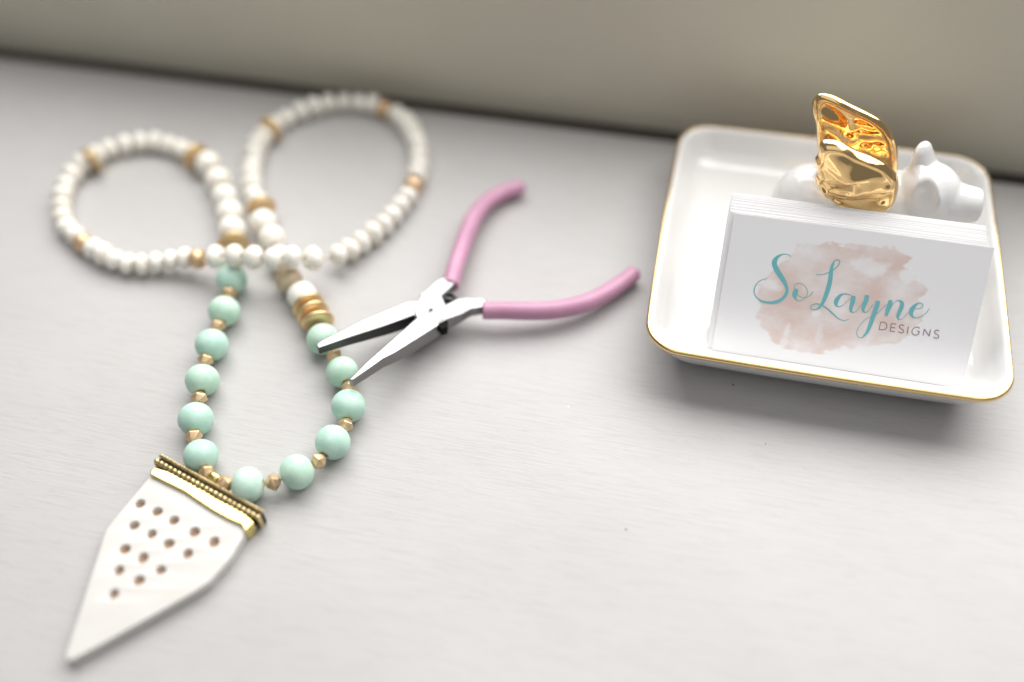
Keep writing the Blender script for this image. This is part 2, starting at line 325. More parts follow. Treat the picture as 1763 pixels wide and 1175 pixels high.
M['ring'] = mat("gold_disc", (0.76, 0.56, 0.31), 0.36, metal=0.8, rvary=((500, 500, 500), .28, .42))
M['thread'] = mat("thread", (0.62, 0.55, 0.45), 0.8)
M['bone'] = mat("white_bone", (0.68, 0.665, 0.64), 0.42, vary=((0.65, 0.625, 0.59), (50, 120, 50), .4, .8), bump=((300, 300, 300), .05, .02), sss=.1)
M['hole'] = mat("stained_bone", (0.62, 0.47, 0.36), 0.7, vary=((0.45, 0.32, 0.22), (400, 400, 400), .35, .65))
M['brass'] = mat("polished_brass", (0.80, 0.66, 0.27), 0.16, metal=1.0, rvary=((250, 250, 250), .10, .26), bump=((130, 130, 130), .35, .05))
M['brass_dark'] = mat("tarnished_brass", (0.16, 0.125, 0.08), 0.35, metal=0.9, vary=((0.06, 0.05, 0.04), (500, 500, 500), .35, .65))
M['brass_bead'] = mat("antique_brass", (0.78, 0.66, 0.38), 0.28, metal=1.0, vary=((0.55, 0.43, 0.22), (500, 500, 500), .4, .7))
M['steel'] = mat("satin_steel", (0.33, 0.33, 0.335), 0.30, metal=1.0, rvary=((80, 900, 900), .20, .42), bump=((60, 1500, 300), .10, .01), vary=((0.25, 0.25, 0.25), (40, 500, 100), .4, .7))
M['steel_dull'] = mat("dull_steel", (0.27, 0.26, 0.26), 0.38, metal=1.0, rvary=((80, 900, 900), .3, .5))
M['steel_dark'] = mat("dark_steel", (0.10, 0.10, 0.10), 0.4, metal=0.9)
M['pink'] = mat("pink_vinyl", (0.55, 0.285, 0.415), 0.36, vary=((0.51, 0.255, 0.38), (60, 60, 60), .4, .6), bump=((500, 500, 500), .06, .02), sss=.1)
M['porcelain'] = mat("white_porcelain", (0.75, 0.745, 0.735), 0.10, coat=0.5, bump=((60, 60, 60), .04, .05))
M['gilt'] = mat("gold_lustre", (0.87, 0.60, 0.28), 0.09, metal=1.0, rvary=((180, 180, 180), .05, .13), bump=((140, 140, 140), .12, .03))
M['gilt_rim'] = mat("gold_rim", (0.86, 0.62, 0.30), 0.2, metal=1.0, rvary=((120, 120, 120), .12, .3))
M['teal_ink'] = mat("teal_ink", (0.17, 0.50, 0.54), 0.55)
M['grey_ink'] = mat("mauve_ink", (0.29, 0.21, 0.225), 0.55)
M['paper'] = mat("white_card", (0.90, 0.895, 0.90), 0.55)
M['speck'] = mat("dark_speck", (0.10, 0.08, 0.07), 0.8)
M['speck_pale'] = mat("pale_speck", (0.9, 0.88, 0.82), 0.5)

# the printed face: paper with a blush wash whose strength is a per-vertex attribute
def printed():
    mt = bpy.data.materials.new("printed_card"); mt.use_nodes = True
    N, L = mt.node_tree.nodes, mt.node_tree.links
    b = N["Principled BSDF"]; b.inputs["Roughness"].default_value = 0.5
    at = N.new("ShaderNodeAttribute"); at.attribute_name = "wash"
    mx = N.new("ShaderNodeMix"); mx.data_type = 'RGBA'
    mx.inputs["A"].default_value = (0.91, 0.905, 0.92, 1); mx.inputs["B"].default_value = (0.76, 0.60, 0.55, 1)
    L.new(at.outputs["Fac"], mx.inputs["Factor"]); L.new(mx.outputs["Result"], b.inputs["Base Color"])
    return mt
M['print'] = printed()

# painted table: brushed semi-gloss paint over wood grain running along the ledge
def table_material():
    mt = bpy.data.materials.new("painted_wood"); mt.use_nodes = True
    nt = mt.node_tree; N, L = nt.nodes, nt.links
    b = N["Principled BSDF"]
    tc = N.new("ShaderNodeTexCoord")
    def nz(scale, detail, rough=.55, dist=0.0):
        mp = N.new("ShaderNodeMapping"); mp.inputs["Scale"].default_value = scale
        n = N.new("ShaderNodeTexNoise"); n.inputs["Scale"].default_value = 1; n.inputs["Detail"].default_value = detail
        n.inputs["Roughness"].default_value = rough; n.inputs["Distortion"].default_value = dist
        L.new(tc.outputs["Object"], mp.inputs["Vector"]); L.new(mp.outputs["Vector"], n.inputs["Vector"])
        return n.outputs["Fac"]
    grain = nz((70, 900, 100), 6, .66, .9)
    brush = nz((14, 260, 50), 4, .5, .3)
    patch = nz((9, 14, 9), 3)
    def mrange(src, a, c, d, e):
        r = N.new("ShaderNodeMapRange"); r.inputs[1].default_value = a; r.inputs[2].default_value = c
        r.inputs[3].default_value = d; r.inputs[4].default_value = e
        L.new(src, r.inputs[0]); return r.outputs[0]
    mx = N.new("ShaderNodeMix"); mx.data_type = 'RGBA'
    mx.inputs["A"].default_value = (0.445, 0.433, 0.428, 1); mx.inputs["B"].default_value = (0.485, 0.473, 0.468, 1)
    L.new(mrange(patch, .3, .7, 0, 1), mx.inputs["Factor"])
    mx2 = N.new("ShaderNodeMix"); mx2.data_type = 'RGBA'; mx2.blend_type = 'MULTIPLY'
    mx2.inputs["B"].default_value = (0.91, 0.905, 0.90, 1)
    L.new(mx.outputs["Result"], mx2.inputs["A"]); L.new(mrange(grain, .48, .68, 0, 1.0), mx2.inputs["Factor"])
    L.new(mx2.outputs["Result"], b.inputs["Base Color"])
    L.new(mrange(brush, .3, .7, .455, .475), b.inputs["Roughness"])
    b.inputs["Specular IOR Level"].default_value = 0.5
    ad = N.new("ShaderNodeMath"); ad.operation = 'MULTIPLY_ADD'; ad.inputs[1].default_value = .08
    L.new(brush, ad.inputs[0]); L.new(grain, ad.inputs[2])
    bp = N.new("ShaderNodeBump"); bp.inputs["Strength"].default_value = .34; bp.inputs["Distance"].default_value = .0004
    L.new(ad.outputs[0], bp.inputs["Height"]); L.new(bp.outputs["Normal"], b.inputs["Normal"])
    return mt
M['table'] = table_material()
M['wall'] = mat("olive_beige_paint", (0.68, 0.645, 0.535), 0.55, vary=((0.63, 0.595, 0.49), (9, 9, 9), .35, .65), bump=((120, 120, 120), .08, .05), spec=.3)

# ------------------------------------------------------------------ setting
def slab(x0, x1, y0, y1, z0, z1):
    return extrude([(x0, y0), (x1, y0), (x1, y1), (x0, y1)], z0, z1)
WALL_O = (0, 14.3307, 0)
V, F = slab(-150, 150, -80, -0.95, -3.0, 0.0)
me = mesh_from("tabletop", V, F, smooth=False); bevel_mesh(me, .12, 2)
table = obj("tabletop", me, M['table'], loc=WALL_O); table.rotation_euler.z = WALL_YAW
table["kind"] = "structure"; table["label"] = "pale grey painted wooden tabletop with fine brushed grain"
V, F = slab(-150, 150, 0.1, 3.0, -6.0, 8.7)
me = mesh_from("wall", V, F, smooth=False); bevel_mesh(me, .3, 3)
wall = obj("wall", me, M['wall'], loc=WALL_O); wall.rotation_euler.z = WALL_YAW
wall["kind"] = "structure"; wall["label"] = "olive beige painted ledge behind the table"
V, F = slab(-150, 150, -0.98, 0.12, -2.0, -.3)  # dark strip added to paint the shade in the gap behind the table
me = mesh_from("gap_shade_strip", V, F, smooth=False)
obj("gap_shade_strip", me, mat("gap_shade_brown", (0.045, 0.034, 0.028), .8), wall)
for i, (x, y) in enumerate(SPECKS):
    bm = bmesh.new(); bmesh.ops.create_icosphere(bm, subdivisions=1, radius=[.05, .035, .025, .04, .025, .03, .03][i] * CM)
    for v in bm.verts:
        v.co.z *= .35; v.co.x *= 1 + .3*noise.noise(v.co*900)
    me = bpy.data.meshes.new("speck"); bm.to_mesh(me); bm.free()
    o = obj("speck", me, M['speck_pale'] if i == 3 else M['speck'])
    o.parent = table
    o.matrix_parent_inverse = Matrix.Identity(4)
    o.location = (Matrix.Rotation(-WALL_YAW, 3, 'Z') @ (Vector((x, y, .006)) - Vector(WALL_O))) * CM

# ------------------------------------------------------------------ necklace
neck = thing("beaded_necklace", "turquoise, cream and gold bead necklace with a white arrow-shaped pendant", "necklace", (-9.0, 2.0, 0))
NB = Vector((-9.0, 2.0, 0))
def bead_profile(r, half, hole, n=14, power=2.0):
    """outside of a bead: superellipse radius r, half length half, with a bored hole"""
    pr = [(hole, -half*.93), ]
    for i in range(n+1):
        a = -math.pi/2 + math.pi*i/n
        c, s = math.cos(a), math.sin(a)
        rr = r*abs(c)**(2/power); zz = half*math.copysign(abs(s)**(2/power), s)
        if rr > hole*1.25: pr.append((rr, zz))
    pr.append((hole, half*.93))
    return pr
def lathe_mesh(name, prof, seg=28):
    V, F = lathe(prof, seg); return mesh_from(name, V, F)
bead_mesh = {}
for k in range(5):
    nm = 'turq%d' % k
    V, F = lathe(bead_profile(.625, .61 - .012*k, .13, 18), 32)
    V = [Vector(v) * (1 + .012*noise.noise(Vector(v)*1.7 + Vector((k*5, 2, 1)))) for v in V]
    me = mesh_from("bead", V, F); me.materials.append(M[nm]); bead_mesh['turquoise', k] = me
for k, nm in enumerate(('white', 'white_b', 'white')):
    V, F = lathe(bead_profile(.57, .53, .12, 16, 2.15), 28)
    V = [Vector(v) * (1 + .05*noise.noise(Vector(v)*2.2 + Vector((k*7, 0, 3)))) for v in V]
    me = mesh_from("bead", V, F); me.materials.append(M[nm]); bead_mesh['large', k] = me
for k, nm in enumerate(('white', 'white_b', 'white')):
    V, F = lathe(bead_profile(.48, .25, .09, 14, 1.95), 24)      # length is set by the object scale
    V = [Vector(v) * (1 + .09*noise.noise(Vector(v)*2.4 + Vector((k*9, 5, 0)))) for v in V]
    me = mesh_from("bead", V, F); me.materials.append(M[nm]); bead_mesh['small', k] = me
me = lathe_mesh("gold_ring", bead_profile(.64, .13, .16, 12, 2.6), 32); me.materials.append(M['ring']); bead_mesh['ring', 0] = me
me = lathe_mesh("gold_disc", bead_profile(.66, .16, .16, 12, 2.6), 32); me.materials.append(M['ring']); bead_mesh['disc', 0] = me
me = lathe_mesh("gold_bead", bead_profile(.42, .33, .1, 14, 2.2), 24); me.materials.append(M['nugget']); bead_mesh['gold', 0] = me
me = lathe_mesh("wood_bead", bead_profile(.55, .5, .12, 16, 2.3), 28); me.materials.append(M['tan']); bead_mesh['tan', 0] = me
me = lathe_mesh("crimp_tube", [(.17, -.2), (.2, -.17), (.2, .17), (.17, .2), (.1, .2), (.1, -.2)], 20); me.materials.append(M['brass']); bead_mesh['tube', 0] = me
def nugget(seed):
    rnd = random.Random(seed)
    V, F = [], []
    rings = [(-.25, .13, 0), (-.2, .19, 0), (-.02, .315, .5), (.04, .31, .5), (.2, .19, 0), (.25, .13, 0)]
    n = 6
    for z, r, ph in rings:
        for i in range(n):
            a = 2*math.pi*(i + ph)/n
            q = r*(1 + .07*rnd.uniform(-1, 1))
            V.append((q*math.cos(a), q*math.sin(a), z + .02*rnd.uniform(-1, 1)))
    for j in range(len(rings)-1):
        for i in range(n):
            F.append((j*n+i, j*n+(i+1) % n, (j+1)*n+(i+1) % n, (j+1)*n+i))
    F.append(tuple(range(n-1, -1, -1))); F.append(tuple((len(rings)-1)*n+i for i in range(n)))
    me = mesh_from("gold_nugget", V, F); me.materials.append(M['nugget']); bevel_mesh(me, .035, 2, 12)
    for p in me.polygons: p.use_smooth = True
    return me
for k in range(3): bead_mesh['nugget', k] = nugget(k+3)
NAMES = dict(turquoise='turquoise_bead', large='cream_bead', small='small_cream_bead', ring='gold_ring', disc='gold_disc',
             gold='gold_bead', tan='wood_bead', tube='crimp_tube', nugget='gold_nugget')
variants = dict(turquoise=5, large=3, small=3, nugget=3)
pos = [Vector(b[1:]) for b in BEADS]
n = len(BEADS)
rnd = random.Random(4)
for i, (kind, x, y, z) in enumerate(BEADS):
    p, a, c = pos[i], pos[i-1], pos[(i+1) % n]
    ka, kc = BEADS[i-1][0], BEADS[(i+1) % n][0]
    t = (c - a).normalized()
    o = obj(NAMES[kind], bead_mesh[kind, rnd.randrange(variants.get(kind, 1))], parent=neck, loc=p - NB)
    q = t.to_track_quat('Z', 'Y')
    o.rotation_mode = 'QUATERNION'
    o.rotation_quaternion = q @ Euler((rnd.uniform(-.1, .1), rnd.uniform(-.1, .1), rnd.uniform(0, 6.28))).to_quaternion()
    if kind == 'small':
        ds = [(p-w).length for w, kk in ((a, ka), (c, kc)) if kk == 'small']
        g = min(ds) if ds else .45
        L_ = min(max(g, .45), .76)
        w_ = rnd.uniform(.90, 1.05); o.scale = (w_, w_*rnd.uniform(.95, 1.03), L_/.50*rnd.uniform(.97, 1.02))
        o.location.z += (.485*w_ - .45)*CM*(1 if z < .5 else 0)
    elif kind in ('large',):
        o.scale = (rnd.uniform(.97, 1.03),)*3
    elif kind in ('nugget', 'turquoise'):
        s = rnd.uniform(.965, 1.025); o.scale = (s, s, s)
path = catmull([tuple(p - NB) for p in pos], 3, closed=True); path.append(path[0])
V, F = tube(path, .045, 6, caps=False)
obj("thread", mesh_from("thread", V, F), M['thread'], neck)

# pendant: bone plate with drilled holes, brass cap, beaded trim
PB = Vector((-13.2, -8.2, 0))
pend = bpy.data.objects.new("pendant", None); COL.objects.link(pend); pend.empty_display_size = .01
pend.parent = neck; pend.location = (PB - NB) * CM
pend["label"] = "white arrow-shaped bone pendant with drilled holes and brass cap"
cu = bpy.data.curves.new("plate", 'CURVE'); cu.dimensions = '2D'; cu.fill_mode = 'BOTH'
def spline(pts, kind='POLY'):
    s = cu.splines.new(kind); s.points.add(len(pts)-1)
    for q, (x, y) in zip(s.points, pts): q.co = (x, y, 0, 1)
    s.use_cyclic_u = True
def round_poly(poly, r, seg=4):
    out = []
    L_ = len(poly)
    for i in range(L_):
        p, a, c = Vector(poly[i]), Vector(poly[i-1]), Vector(poly[(i+1) % L_])
        da, dc = (a-p), (c-p)
        rr = min(r, da.length*.4, dc.length*.4)
        s, e = p + da.normalized()*rr, p + dc.normalized()*rr
        for k in range(seg+1):
            u = k/seg
            out.append(tuple((1-u)**2*s + 2*u*(1-u)*p + u*u*e))
    return out
HR = .18
spline(round_poly([(x-PB.x, y-PB.y) for x, y in PLATE], .10, 3))
for hx, hy in HOLES:
    hr_ = HR*rnd.uniform(.92, 1.06); el_ = rnd.uniform(.93, 1.07)
    spline([(hx-PB.x + hr_*math.cos(2*math.pi*k/20)*el_, hy-PB.y + hr_*math.sin(2*math.pi*k/20)/el_) for k in range(20)])
cu.extrude = .195; cu.bevel_depth = .035; cu.bevel_resolution = 2; cu.offset = -.03
tmp = bpy.data.objects.new("tmp", cu); COL.objects.link(tmp)
dg = bpy.context.evaluated_depsgraph_get()
me = bpy.data.meshes.new_from_object(tmp.evaluated_get(dg))
bpy.data.objects.remove(tmp)
bm = bmesh.new(); bm.from_mesh(me)
bmesh.ops.remove_doubles(bm, verts=bm.verts, dist=1e-4)
bmesh.ops.recalc_face_normals(bm, faces=bm.faces)
bmesh.ops.triangulate(bm, faces=[f_ for f_ in bm.faces if len(f_.verts) > 4])
for v in bm.verts: v.co = Vector((v.co.x, v.co.y, v.co.z + .24)) * CM
for fc in bm.faces: fc.smooth = True
bm.to_mesh(me); bm.free(); sharpen(me, 42)
me.materials.clear(); me.materials.append(M['bone'])
plate = obj("plate", me, None, pend)
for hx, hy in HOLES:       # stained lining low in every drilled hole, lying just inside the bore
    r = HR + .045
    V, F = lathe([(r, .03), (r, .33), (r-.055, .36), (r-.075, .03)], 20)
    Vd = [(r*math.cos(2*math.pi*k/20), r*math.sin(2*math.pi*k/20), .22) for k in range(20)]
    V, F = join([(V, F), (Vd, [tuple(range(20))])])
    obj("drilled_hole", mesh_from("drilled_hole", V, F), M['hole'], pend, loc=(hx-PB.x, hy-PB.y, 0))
capc = [(x-PB.x, y-PB.y) for x, y in CAP]
V, F = extrude(round_poly(capc, .08, 2), .03, .60)
me = mesh_from("brass_cap", V, F); bevel_mesh(me, .07, 3, 50)
obj("brass_cap", me, M['brass'], pend)
a0, a1 = [Vector(p) - PB for p in TRIM_FRONT]; b0, b1 = [Vector(p) - PB for p in TRIM_BACK]
d = (a1-a0); ln = d.length; dn = d.normalized(); sd = Vector((-dn.y, dn.x, 0))
if (b0-a0).dot(sd) < 0: sd = -sd
gap = max((b0-a0).dot(sd), .2)
bar = [a0 - dn*.05, a1 + dn*.05, a1 + dn*.05 + sd*(gap+.02), a0 - dn*.05 + sd*(gap+.02)]
V, F = extrude([(q.x, q.y) for q in bar], .04, .60)
me = mesh_from("trim_bar", V, F); bevel_mesh(me, .05, 2, 40)
obj("trim_bar", me, M['brass_dark'], pend)
def ball(c, r, seg=10, rings=6, sx=None):
    V, F = [], []
    for i in range(rings+1):
        th = math.pi*i/rings
        for k in range(seg):
            ph = 2*math.pi*k/seg
            V.append(Vector((r*math.sin(th)*math.cos(ph), r*math.sin(th)*math.sin(ph), r*math.cos(th))) + c)
    for i in range(rings):
        for k in range(seg):
            F.append((i*seg+k, i*seg+(k+1) % seg, (i+1)*seg+(k+1) % seg, (i+1)*seg+k))
    return V, F
nb = int(ln/.20)
parts = []
for k in range(nb+1):
    u = k/nb
    parts.append(ball(a0 + d*u + Vector((0, 0, .0)) + sd*.03, .108*rnd.uniform(.92, 1.08)))
for k in range(3):          # the row turns down round each end
    for e, s in ((a0 - dn*.02, -1), (a1 + dn*.02, 1)):
        parts.append(ball(e + Vector((0, 0, -.15*(k+1))) + dn*s*.05, .085))
V, F = join(parts)
me = mesh_from("beaded_trim", V, F)
bm = bmesh.new(); bm.from_mesh(me); bmesh.ops.remove_doubles(bm, verts=bm.verts, dist=1e-7); bm.to_mesh(me); bm.free()
o = obj("beaded_trim", me, M['brass_bead'], pend); o["kind"] = "stuff"
parts = []
nr = int(ln/.115)
e0, e1 = a0 + sd*gap, a1 + sd*gap
for k in range(nr+1):       # twisted wire along the back edge
    c = e0.lerp(e1, k/nr) + Vector((0, 0, .04))
    ax_ = (dn*.8 + sd*.9 + Vector((0, 0, .25))).normalized()
    parts.append(tube([c - ax_*.085, c - ax_*.05, c + ax_*.05, c + ax_*.085], [.025, .05, .05, .025], 7))
V, F = join(parts)
o = obj("twisted_trim", mesh_from("twisted_trim", V, F), M['brass_bead'], pend); o["kind"] = "stuff"

# ------------------------------------------------------------------ pliers
AX, SD, NN = [Vector(v) for v in PLIERS_AXES]
PO = Vector(PLIERS_ORIGIN)
base = Vector((PO.x, PO.y, 0))
pl = thing("pliers", "open flat-nose pliers with pink vinyl grips and satin steel jaws over the beads", "pliers", base)
fr = Matrix((AX, SD, NN)).transposed().to_4x4(); fr.translation = (PO - base) * CM
frame_l, frame_r, frame_t = fr.to_translation(), fr.to_quaternion(), None
def plate_mesh(name, poly, top, thick, bev):
    """prism in the pliers' own plane; thick(x) gives the depth along the tool"""
    nP = len(poly)
    V = [(x, y, -thick(x)) for x, y in poly] + [(x, y, top) for x, y in poly]
    F = [tuple(range(nP-1, -1, -1)), tuple(range(nP, 2*nP))] + [(i, (i+1) % nP, nP+(i+1) % nP, nP+i) for i in range(nP)]
    me = mesh_from(name, V, F); bevel_mesh(me, bev, 2, 25); return me
def in_frame(o):
    o.rotation_mode = 'QUATERNION'; o.location = frame_l; o.rotation_quaternion = frame_r
    return o
def thick(x):
    if x < -1.0: return .36 + .30*min(1, max(0, (x+4.5)/3.5))
    if x < .8: return .66
    return .46
pa = in_frame(obj("jaw", plate_mesh("jaw", PLIER_HALF_A, 0.0, thick, .035), M['steel'], pl))
pa["label"] = "lower steel jaw half running up into the upper grip"
pb = in_frame(obj("jaw", plate_mesh("jaw", PLIER_HALF_B, -0.035, thick, .035), M['steel'], pl))
pb["label"] = "upper steel jaw half running into the lower grip"
pb.data.materials.append(M['steel_dark']); pb.data.materials.append(M['steel_dull'])
pa.data.materials.append(M['steel_dark']); pa.data.materials.append(M['steel_dull'])
for o_ in (pa, pb):
    for fc in o_.data.polygons:
        if abs(fc.normal.z) < .3: fc.material_index = 2
q0, q1 = Vector(PLIER_HALF_B[1]), Vector(PLIER_HALF_B[5])
for fc in pb.data.polygons:        # blackened gripping face of this jaw
    c_ = Vector((fc.center.x, fc.center.y)) / CM
    u_ = (c_-q0).dot((q1-q0).normalized())
    dist = abs((q1-q0).normalized().cross(c_-q0)) if hasattr(Vector((0, 0)), 'cross') else 9
    if -.02 < u_ < (q1-q0).length+.05 and dist < .09 and abs(fc.normal.z) < .5: fc.material_index = 1
for fc in pa.data.polygons:        # notch side under the upper tang, its shade painted in as dark steel
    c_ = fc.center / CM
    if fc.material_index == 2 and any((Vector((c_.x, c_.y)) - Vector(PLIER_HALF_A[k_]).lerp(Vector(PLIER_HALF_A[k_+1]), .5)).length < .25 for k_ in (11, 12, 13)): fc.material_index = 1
cxy = PIVOT
V, F = lathe([(0.001, .012), (.20, .012), (.235, .004), (.245, -.02), (.26, -.02), (.26, -.7), (.001, -.7)], 28)
in_frame(obj("pivot", mesh_from("pivot", [(v[0]+cxy[0], v[1]+cxy[1], v[2]) for v in V], F), M['steel'], pl)); 
# dark leaf spring seen in the crotch between the two tangs
for line, z_, r_ in ((SPRING_A, -.22, .07), (SPRING_B, -.20, .08)):
    sp = [Vector(q) for q in catmull([(x, y, z_) for x, y in line], 5)]
    V, F = tube(sp, r_, 8, squash=2.2); in_frame(obj("spring", mesh_from("spring", V, F), M['steel_dark'], pl))
V, F = extrude(NOTCH_SHADE, -.42, -.06)  # matt black block added as painted shade in the gap beside the tang
in_frame(obj("notch_shade", mesh_from("notch_shade", V, F, smooth=False), mat('notch_shade_black', (.012, .011, .011), .9, spec=.1), pl))
for ln_ in SEAMS:        # fine joint lines where one half passes through the other
    V, F = tube([(x, y, .0) for x, y in catmull(ln_, 5)], .011, 6); in_frame(obj('joint_seam', mesh_from('joint_seam', V, F), M['steel_dull'], pl))
for nm, line, lab in (("grip", GRIP_A, "upper pink grip"), ("grip", GRIP_B, "lower pink grip")):
    pts = catmull([(x, y, -.25) for x, y in line], 6)
    k = len(pts)
    rad = []
    for i in range(k):
        u = i/(k-1)
        r = .335 + .03*math.sin(math.pi*min(1, u*1.15))
        rad.append(r)
    P0 = [Vector(p) for p in pts]
    e = (P0[-1]-P0[-2]).normalized()
    for s, f_ in ((.10, .93), (.19, .76), (.25, .5), (.275, .2)):
        P0.append(Vector(pts[-1]) + e*s); rad.append(rad[k-1]*f_)
    s0 = (P0[0]-P0[1]).normalized()
    P0 = [P0[0] + s0*.035] + P0; rad = [rad[0]*.86] + rad
    V, F = tube(P0, rad, 24, squash=1.0)
    g = in_frame(obj(nm, mesh_from(nm, V, F), M['pink'], pl)); g["label"] = lab
    sharpen(g.data, 60)

# ------------------------------------------------------------------ dish
DISH_YAW = math.radians(-13.785)
dish = thing("trinket_dish", "square white porcelain trinket dish with thin gold rim", "dish", (12.3525, 2.4805, 0), DISH_YAW)
def rsq(a, rc, z, seg=10, bow=.06):
    out = []
    for cxs, cys, a0_ in ((1, 1, 0), (-1, 1, 90), (-1, -1, 180), (1, -1, 270)):
        for k in range(seg+1):
            th = math.radians(a0_ + 90*k/seg)
            out.append((cxs*(a-rc) + rc*math.cos(th), cys*(a-rc) + rc*math.sin(th)))
        # the straight side that follows, slightly bowed
        nx = [(1, 1), (-1, 1), (-1, -1), (1, -1)]
        i = nx.index((cxs, cys)); j = (i+1) % 4
        p = Vector(out[-1]); th = math.radians(a0_ + 90)
        q = Vector((nx[j][0]*(a-rc) + rc*math.cos(th), nx[j][1]*(a-rc) + rc*math.sin(th)))
        nrm = Vector((math.cos(th), math.sin(th)))
        for k in range(1, 10):
            u = k/10; v = p.lerp(q, u) + nrm*bow*4*u*(1-u)
            out.append((v.x, v.y))
    return [(x, y, z) for x, y in out]
def ringstack(rings, close_ends=(True, True), loop=False):
    V, F = [], []
    m_ = len(rings[0])
    for r_ in rings: V += r_
    R_ = len(rings)
    for i in range(R_ if loop else R_-1):
        j = (i+1) % R_
        for k in range(m_):
            F.append((i*m_+k, i*m_+(k+1) % m_, j*m_+(k+1) % m_, j*m_+k))
    if not loop:
        if close_ends[0]: F.append(tuple(range(m_)))
        if close_ends[1]: F.append(tuple((R_-1)*m_+k for k in range(m_)))
    return V, F
prof = [(4.6, 1.1, .10), (4.75, 1.1, .0), (5.0, 1.15, .02), (5.25, 1.2, .22), (5.6, 1.25, .62), (5.95, 1.3, 1.15), (6.22, 1.35, 1.68), (6.33, 1.36, 1.93),
        (6.36, 1.37, 2.04), (6.33, 1.36, 2.11), (6.26, 1.33, 2.13), (6.18, 1.30, 2.10), (6.10, 1.28, 2.0), (5.95, 1.22, 1.72), (5.74, 1.15, 1.36), (5.45, 1.05, 1.09),
        (5.10, 1.0, .955), (4.6, .95, .91), (3.8, .8, .895), (2.2, .6, .89), (.6, .3, .89)]
V, F = ringstack([rsq(a_, rc, z, bow=.05*a_/6.3) for a_, rc, z in prof])
obj("bowl", mesh_from("bowl", V, F), M['porcelain'], dish)
band = [(6.385, 1.38, 1.965), (6.40, 1.385, 2.04), (6.365, 1.375, 2.115), (6.315, 1.35, 2.145), (6.275, 1.335, 2.14), (6.28, 1.33, 2.10), (6.31, 1.34, 2.0), (6.33, 1.36, 1.95)]
V, F = ringstack([rsq(a_, rc, z, bow=.05) for a_, rc, z in band], loop=True)
obj("gold_rim", mesh_from("gold_rim", V, F), M['gilt_rim'], dish)

DM = Matrix.Translation(Vector((12.3525, 2.4805, 0))) @ Matrix.Rotation(DISH_YAW, 4, 'Z')     # dish frame, cm

# ------------------------------------------------------------------ pig figurine
pig_loc = DM @ Vector((1.0, 1.3, .69))
pig = thing("pig_figurine", "glossy white ceramic pig with gold wings sitting in the dish behind the cards", "figurine", pig_loc, DISH_YAW)
PG = Vector((1.0, 1.3, .69))
def ellipsoid(c, r, rot=(0, 0, 0), seg=24, rings=16):
    R_ = Euler([math.radians(a_) for a_ in rot]).to_matrix()
    V, F = ball(Vector((0, 0, 0)), 1.0, seg, rings)
    return [R_ @ Vector((v.x*r[0], v.y*r[1], v.z*r[2])) + Vector(c) for v in V], F
shapes = [
    ellipsoid((0.35, 1.35, 2.75), (2.55, 1.55, 1.95)),                 # trunk
    ellipsoid((-1.0, 1.35, 2.85), (1.45, 1.45, 1.75)),                 # rump
    ellipsoid((2.0, 1.35, 3.3), (1.4, 1.3, 1.5)),                      # neck
    ellipsoid((3.1, 1.35, 4.1), (1.30, 1.28, 1.30), (0, 10, 0)),       # head
    ellipsoid((3.75, 1.05, 3.45), (.92, .88, .72), (0, 18, 0)),        # jaw and cheeks
    ellipsoid((3.95, 1.15, 4.32), (.75, .75, .58), (0, 28, 0)),        # bridge of the nose
    tube([(3.5, 1.15, 4.0), (4.1, 1.12, 4.08), (4.45, 1.10, 4.12), (4.8, 1.08, 4.14), (4.95, 1.08, 4.14), (5.0, 1.08, 4.14)], [1.0, .86, .73, .68, .65, .5], 28),   # snout
    tube([(2.78, 1.75, 4.7), (2.72, 1.82, 5.1), (2.60, 1.88, 5.5), (2.53, 1.92, 5.82), (2.50, 1.94, 6.02)], [.80, .70, .57, .43, .24], 20, squash=.6),  # raised far ear
]
for lx, ly in ((-1.4, .55), (-1.4, 2.15), (2.2, .6), (2.2, 2.1)):
    shapes.append(tube([(lx, ly, 2.0), (lx, ly, 1.2), (lx, ly, .72)], [.62, .52, .46], 18))
V, F = join([([tuple(Vector(v) - PG) for v in s[0]], s[1]) for s in shapes])
me = mesh_from("body", V, F, scale=1.0)
bm = bmesh.new(); bm.from_mesh(me); bmesh.ops.remove_doubles(bm, verts=bm.verts, dist=1e-4)
bmesh.ops.recalc_face_normals(bm, faces=bm.faces); bm.to_mesh(me); bm.free()
tmp = bpy.data.objects.new("tmp", me); COL.objects.link(tmp)
rm = tmp.modifiers.new("r", 'REMESH'); rm.mode = 'VOXEL'; rm.voxel_size = .055
sm = tmp.modifiers.new("s", 'SMOOTH'); sm.factor = .5; sm.iterations = 18
dg = bpy.context.evaluated_depsgraph_get()
body = bpy.data.meshes.new_from_object(tmp.evaluated_get(dg)); bpy.data.objects.remove(tmp)
ex, ez = EAR_CUP[0]-PG.x, EAR_CUP[1]-PG.z
for v in body.vertices:        # cupped near ear with an arched rim, pressed into the side of the head
    if v.co.y > .25 - .2 or abs(v.co.x-ex) > 1.3: continue
    dx, dz = (v.co.x-ex)/.50, (v.co.z-ez)/.62
    r_ = math.hypot(dx, dz)
    arch = min(1, max(0, (dz + .25*dx + .30)/.9))
    rim = .21*math.exp(-((r_-1)/.26)**2)*arch
    dent = .13*math.exp(-((dx-.1)**2*1.3+(dz+.05)**2)/.5)
    v.co.y += -rim + dent
    v.co.z += .12*rim/.21*arch*max(0, dz)
for s_ in (-1, 1):             # nostrils
    for v in body.vertices:
        q = ((v.co.y - (1.08-PG.y) - s_*.22)/.11)**2 + ((v.co.z - (4.16-PG.z))/.16)**2
        if v.co.x > 4.85-PG.x and q < 3: v.co.x -= .10*math.exp(-q)
body.transform(Matrix.Scale(CM, 4)); body.name = "body"
body.polygons.foreach_set("use_smooth", [True]*len(body.polygons))
body.materials.clear(); body.materials.append(M['porcelain'])
obj("body", body, None, pig)

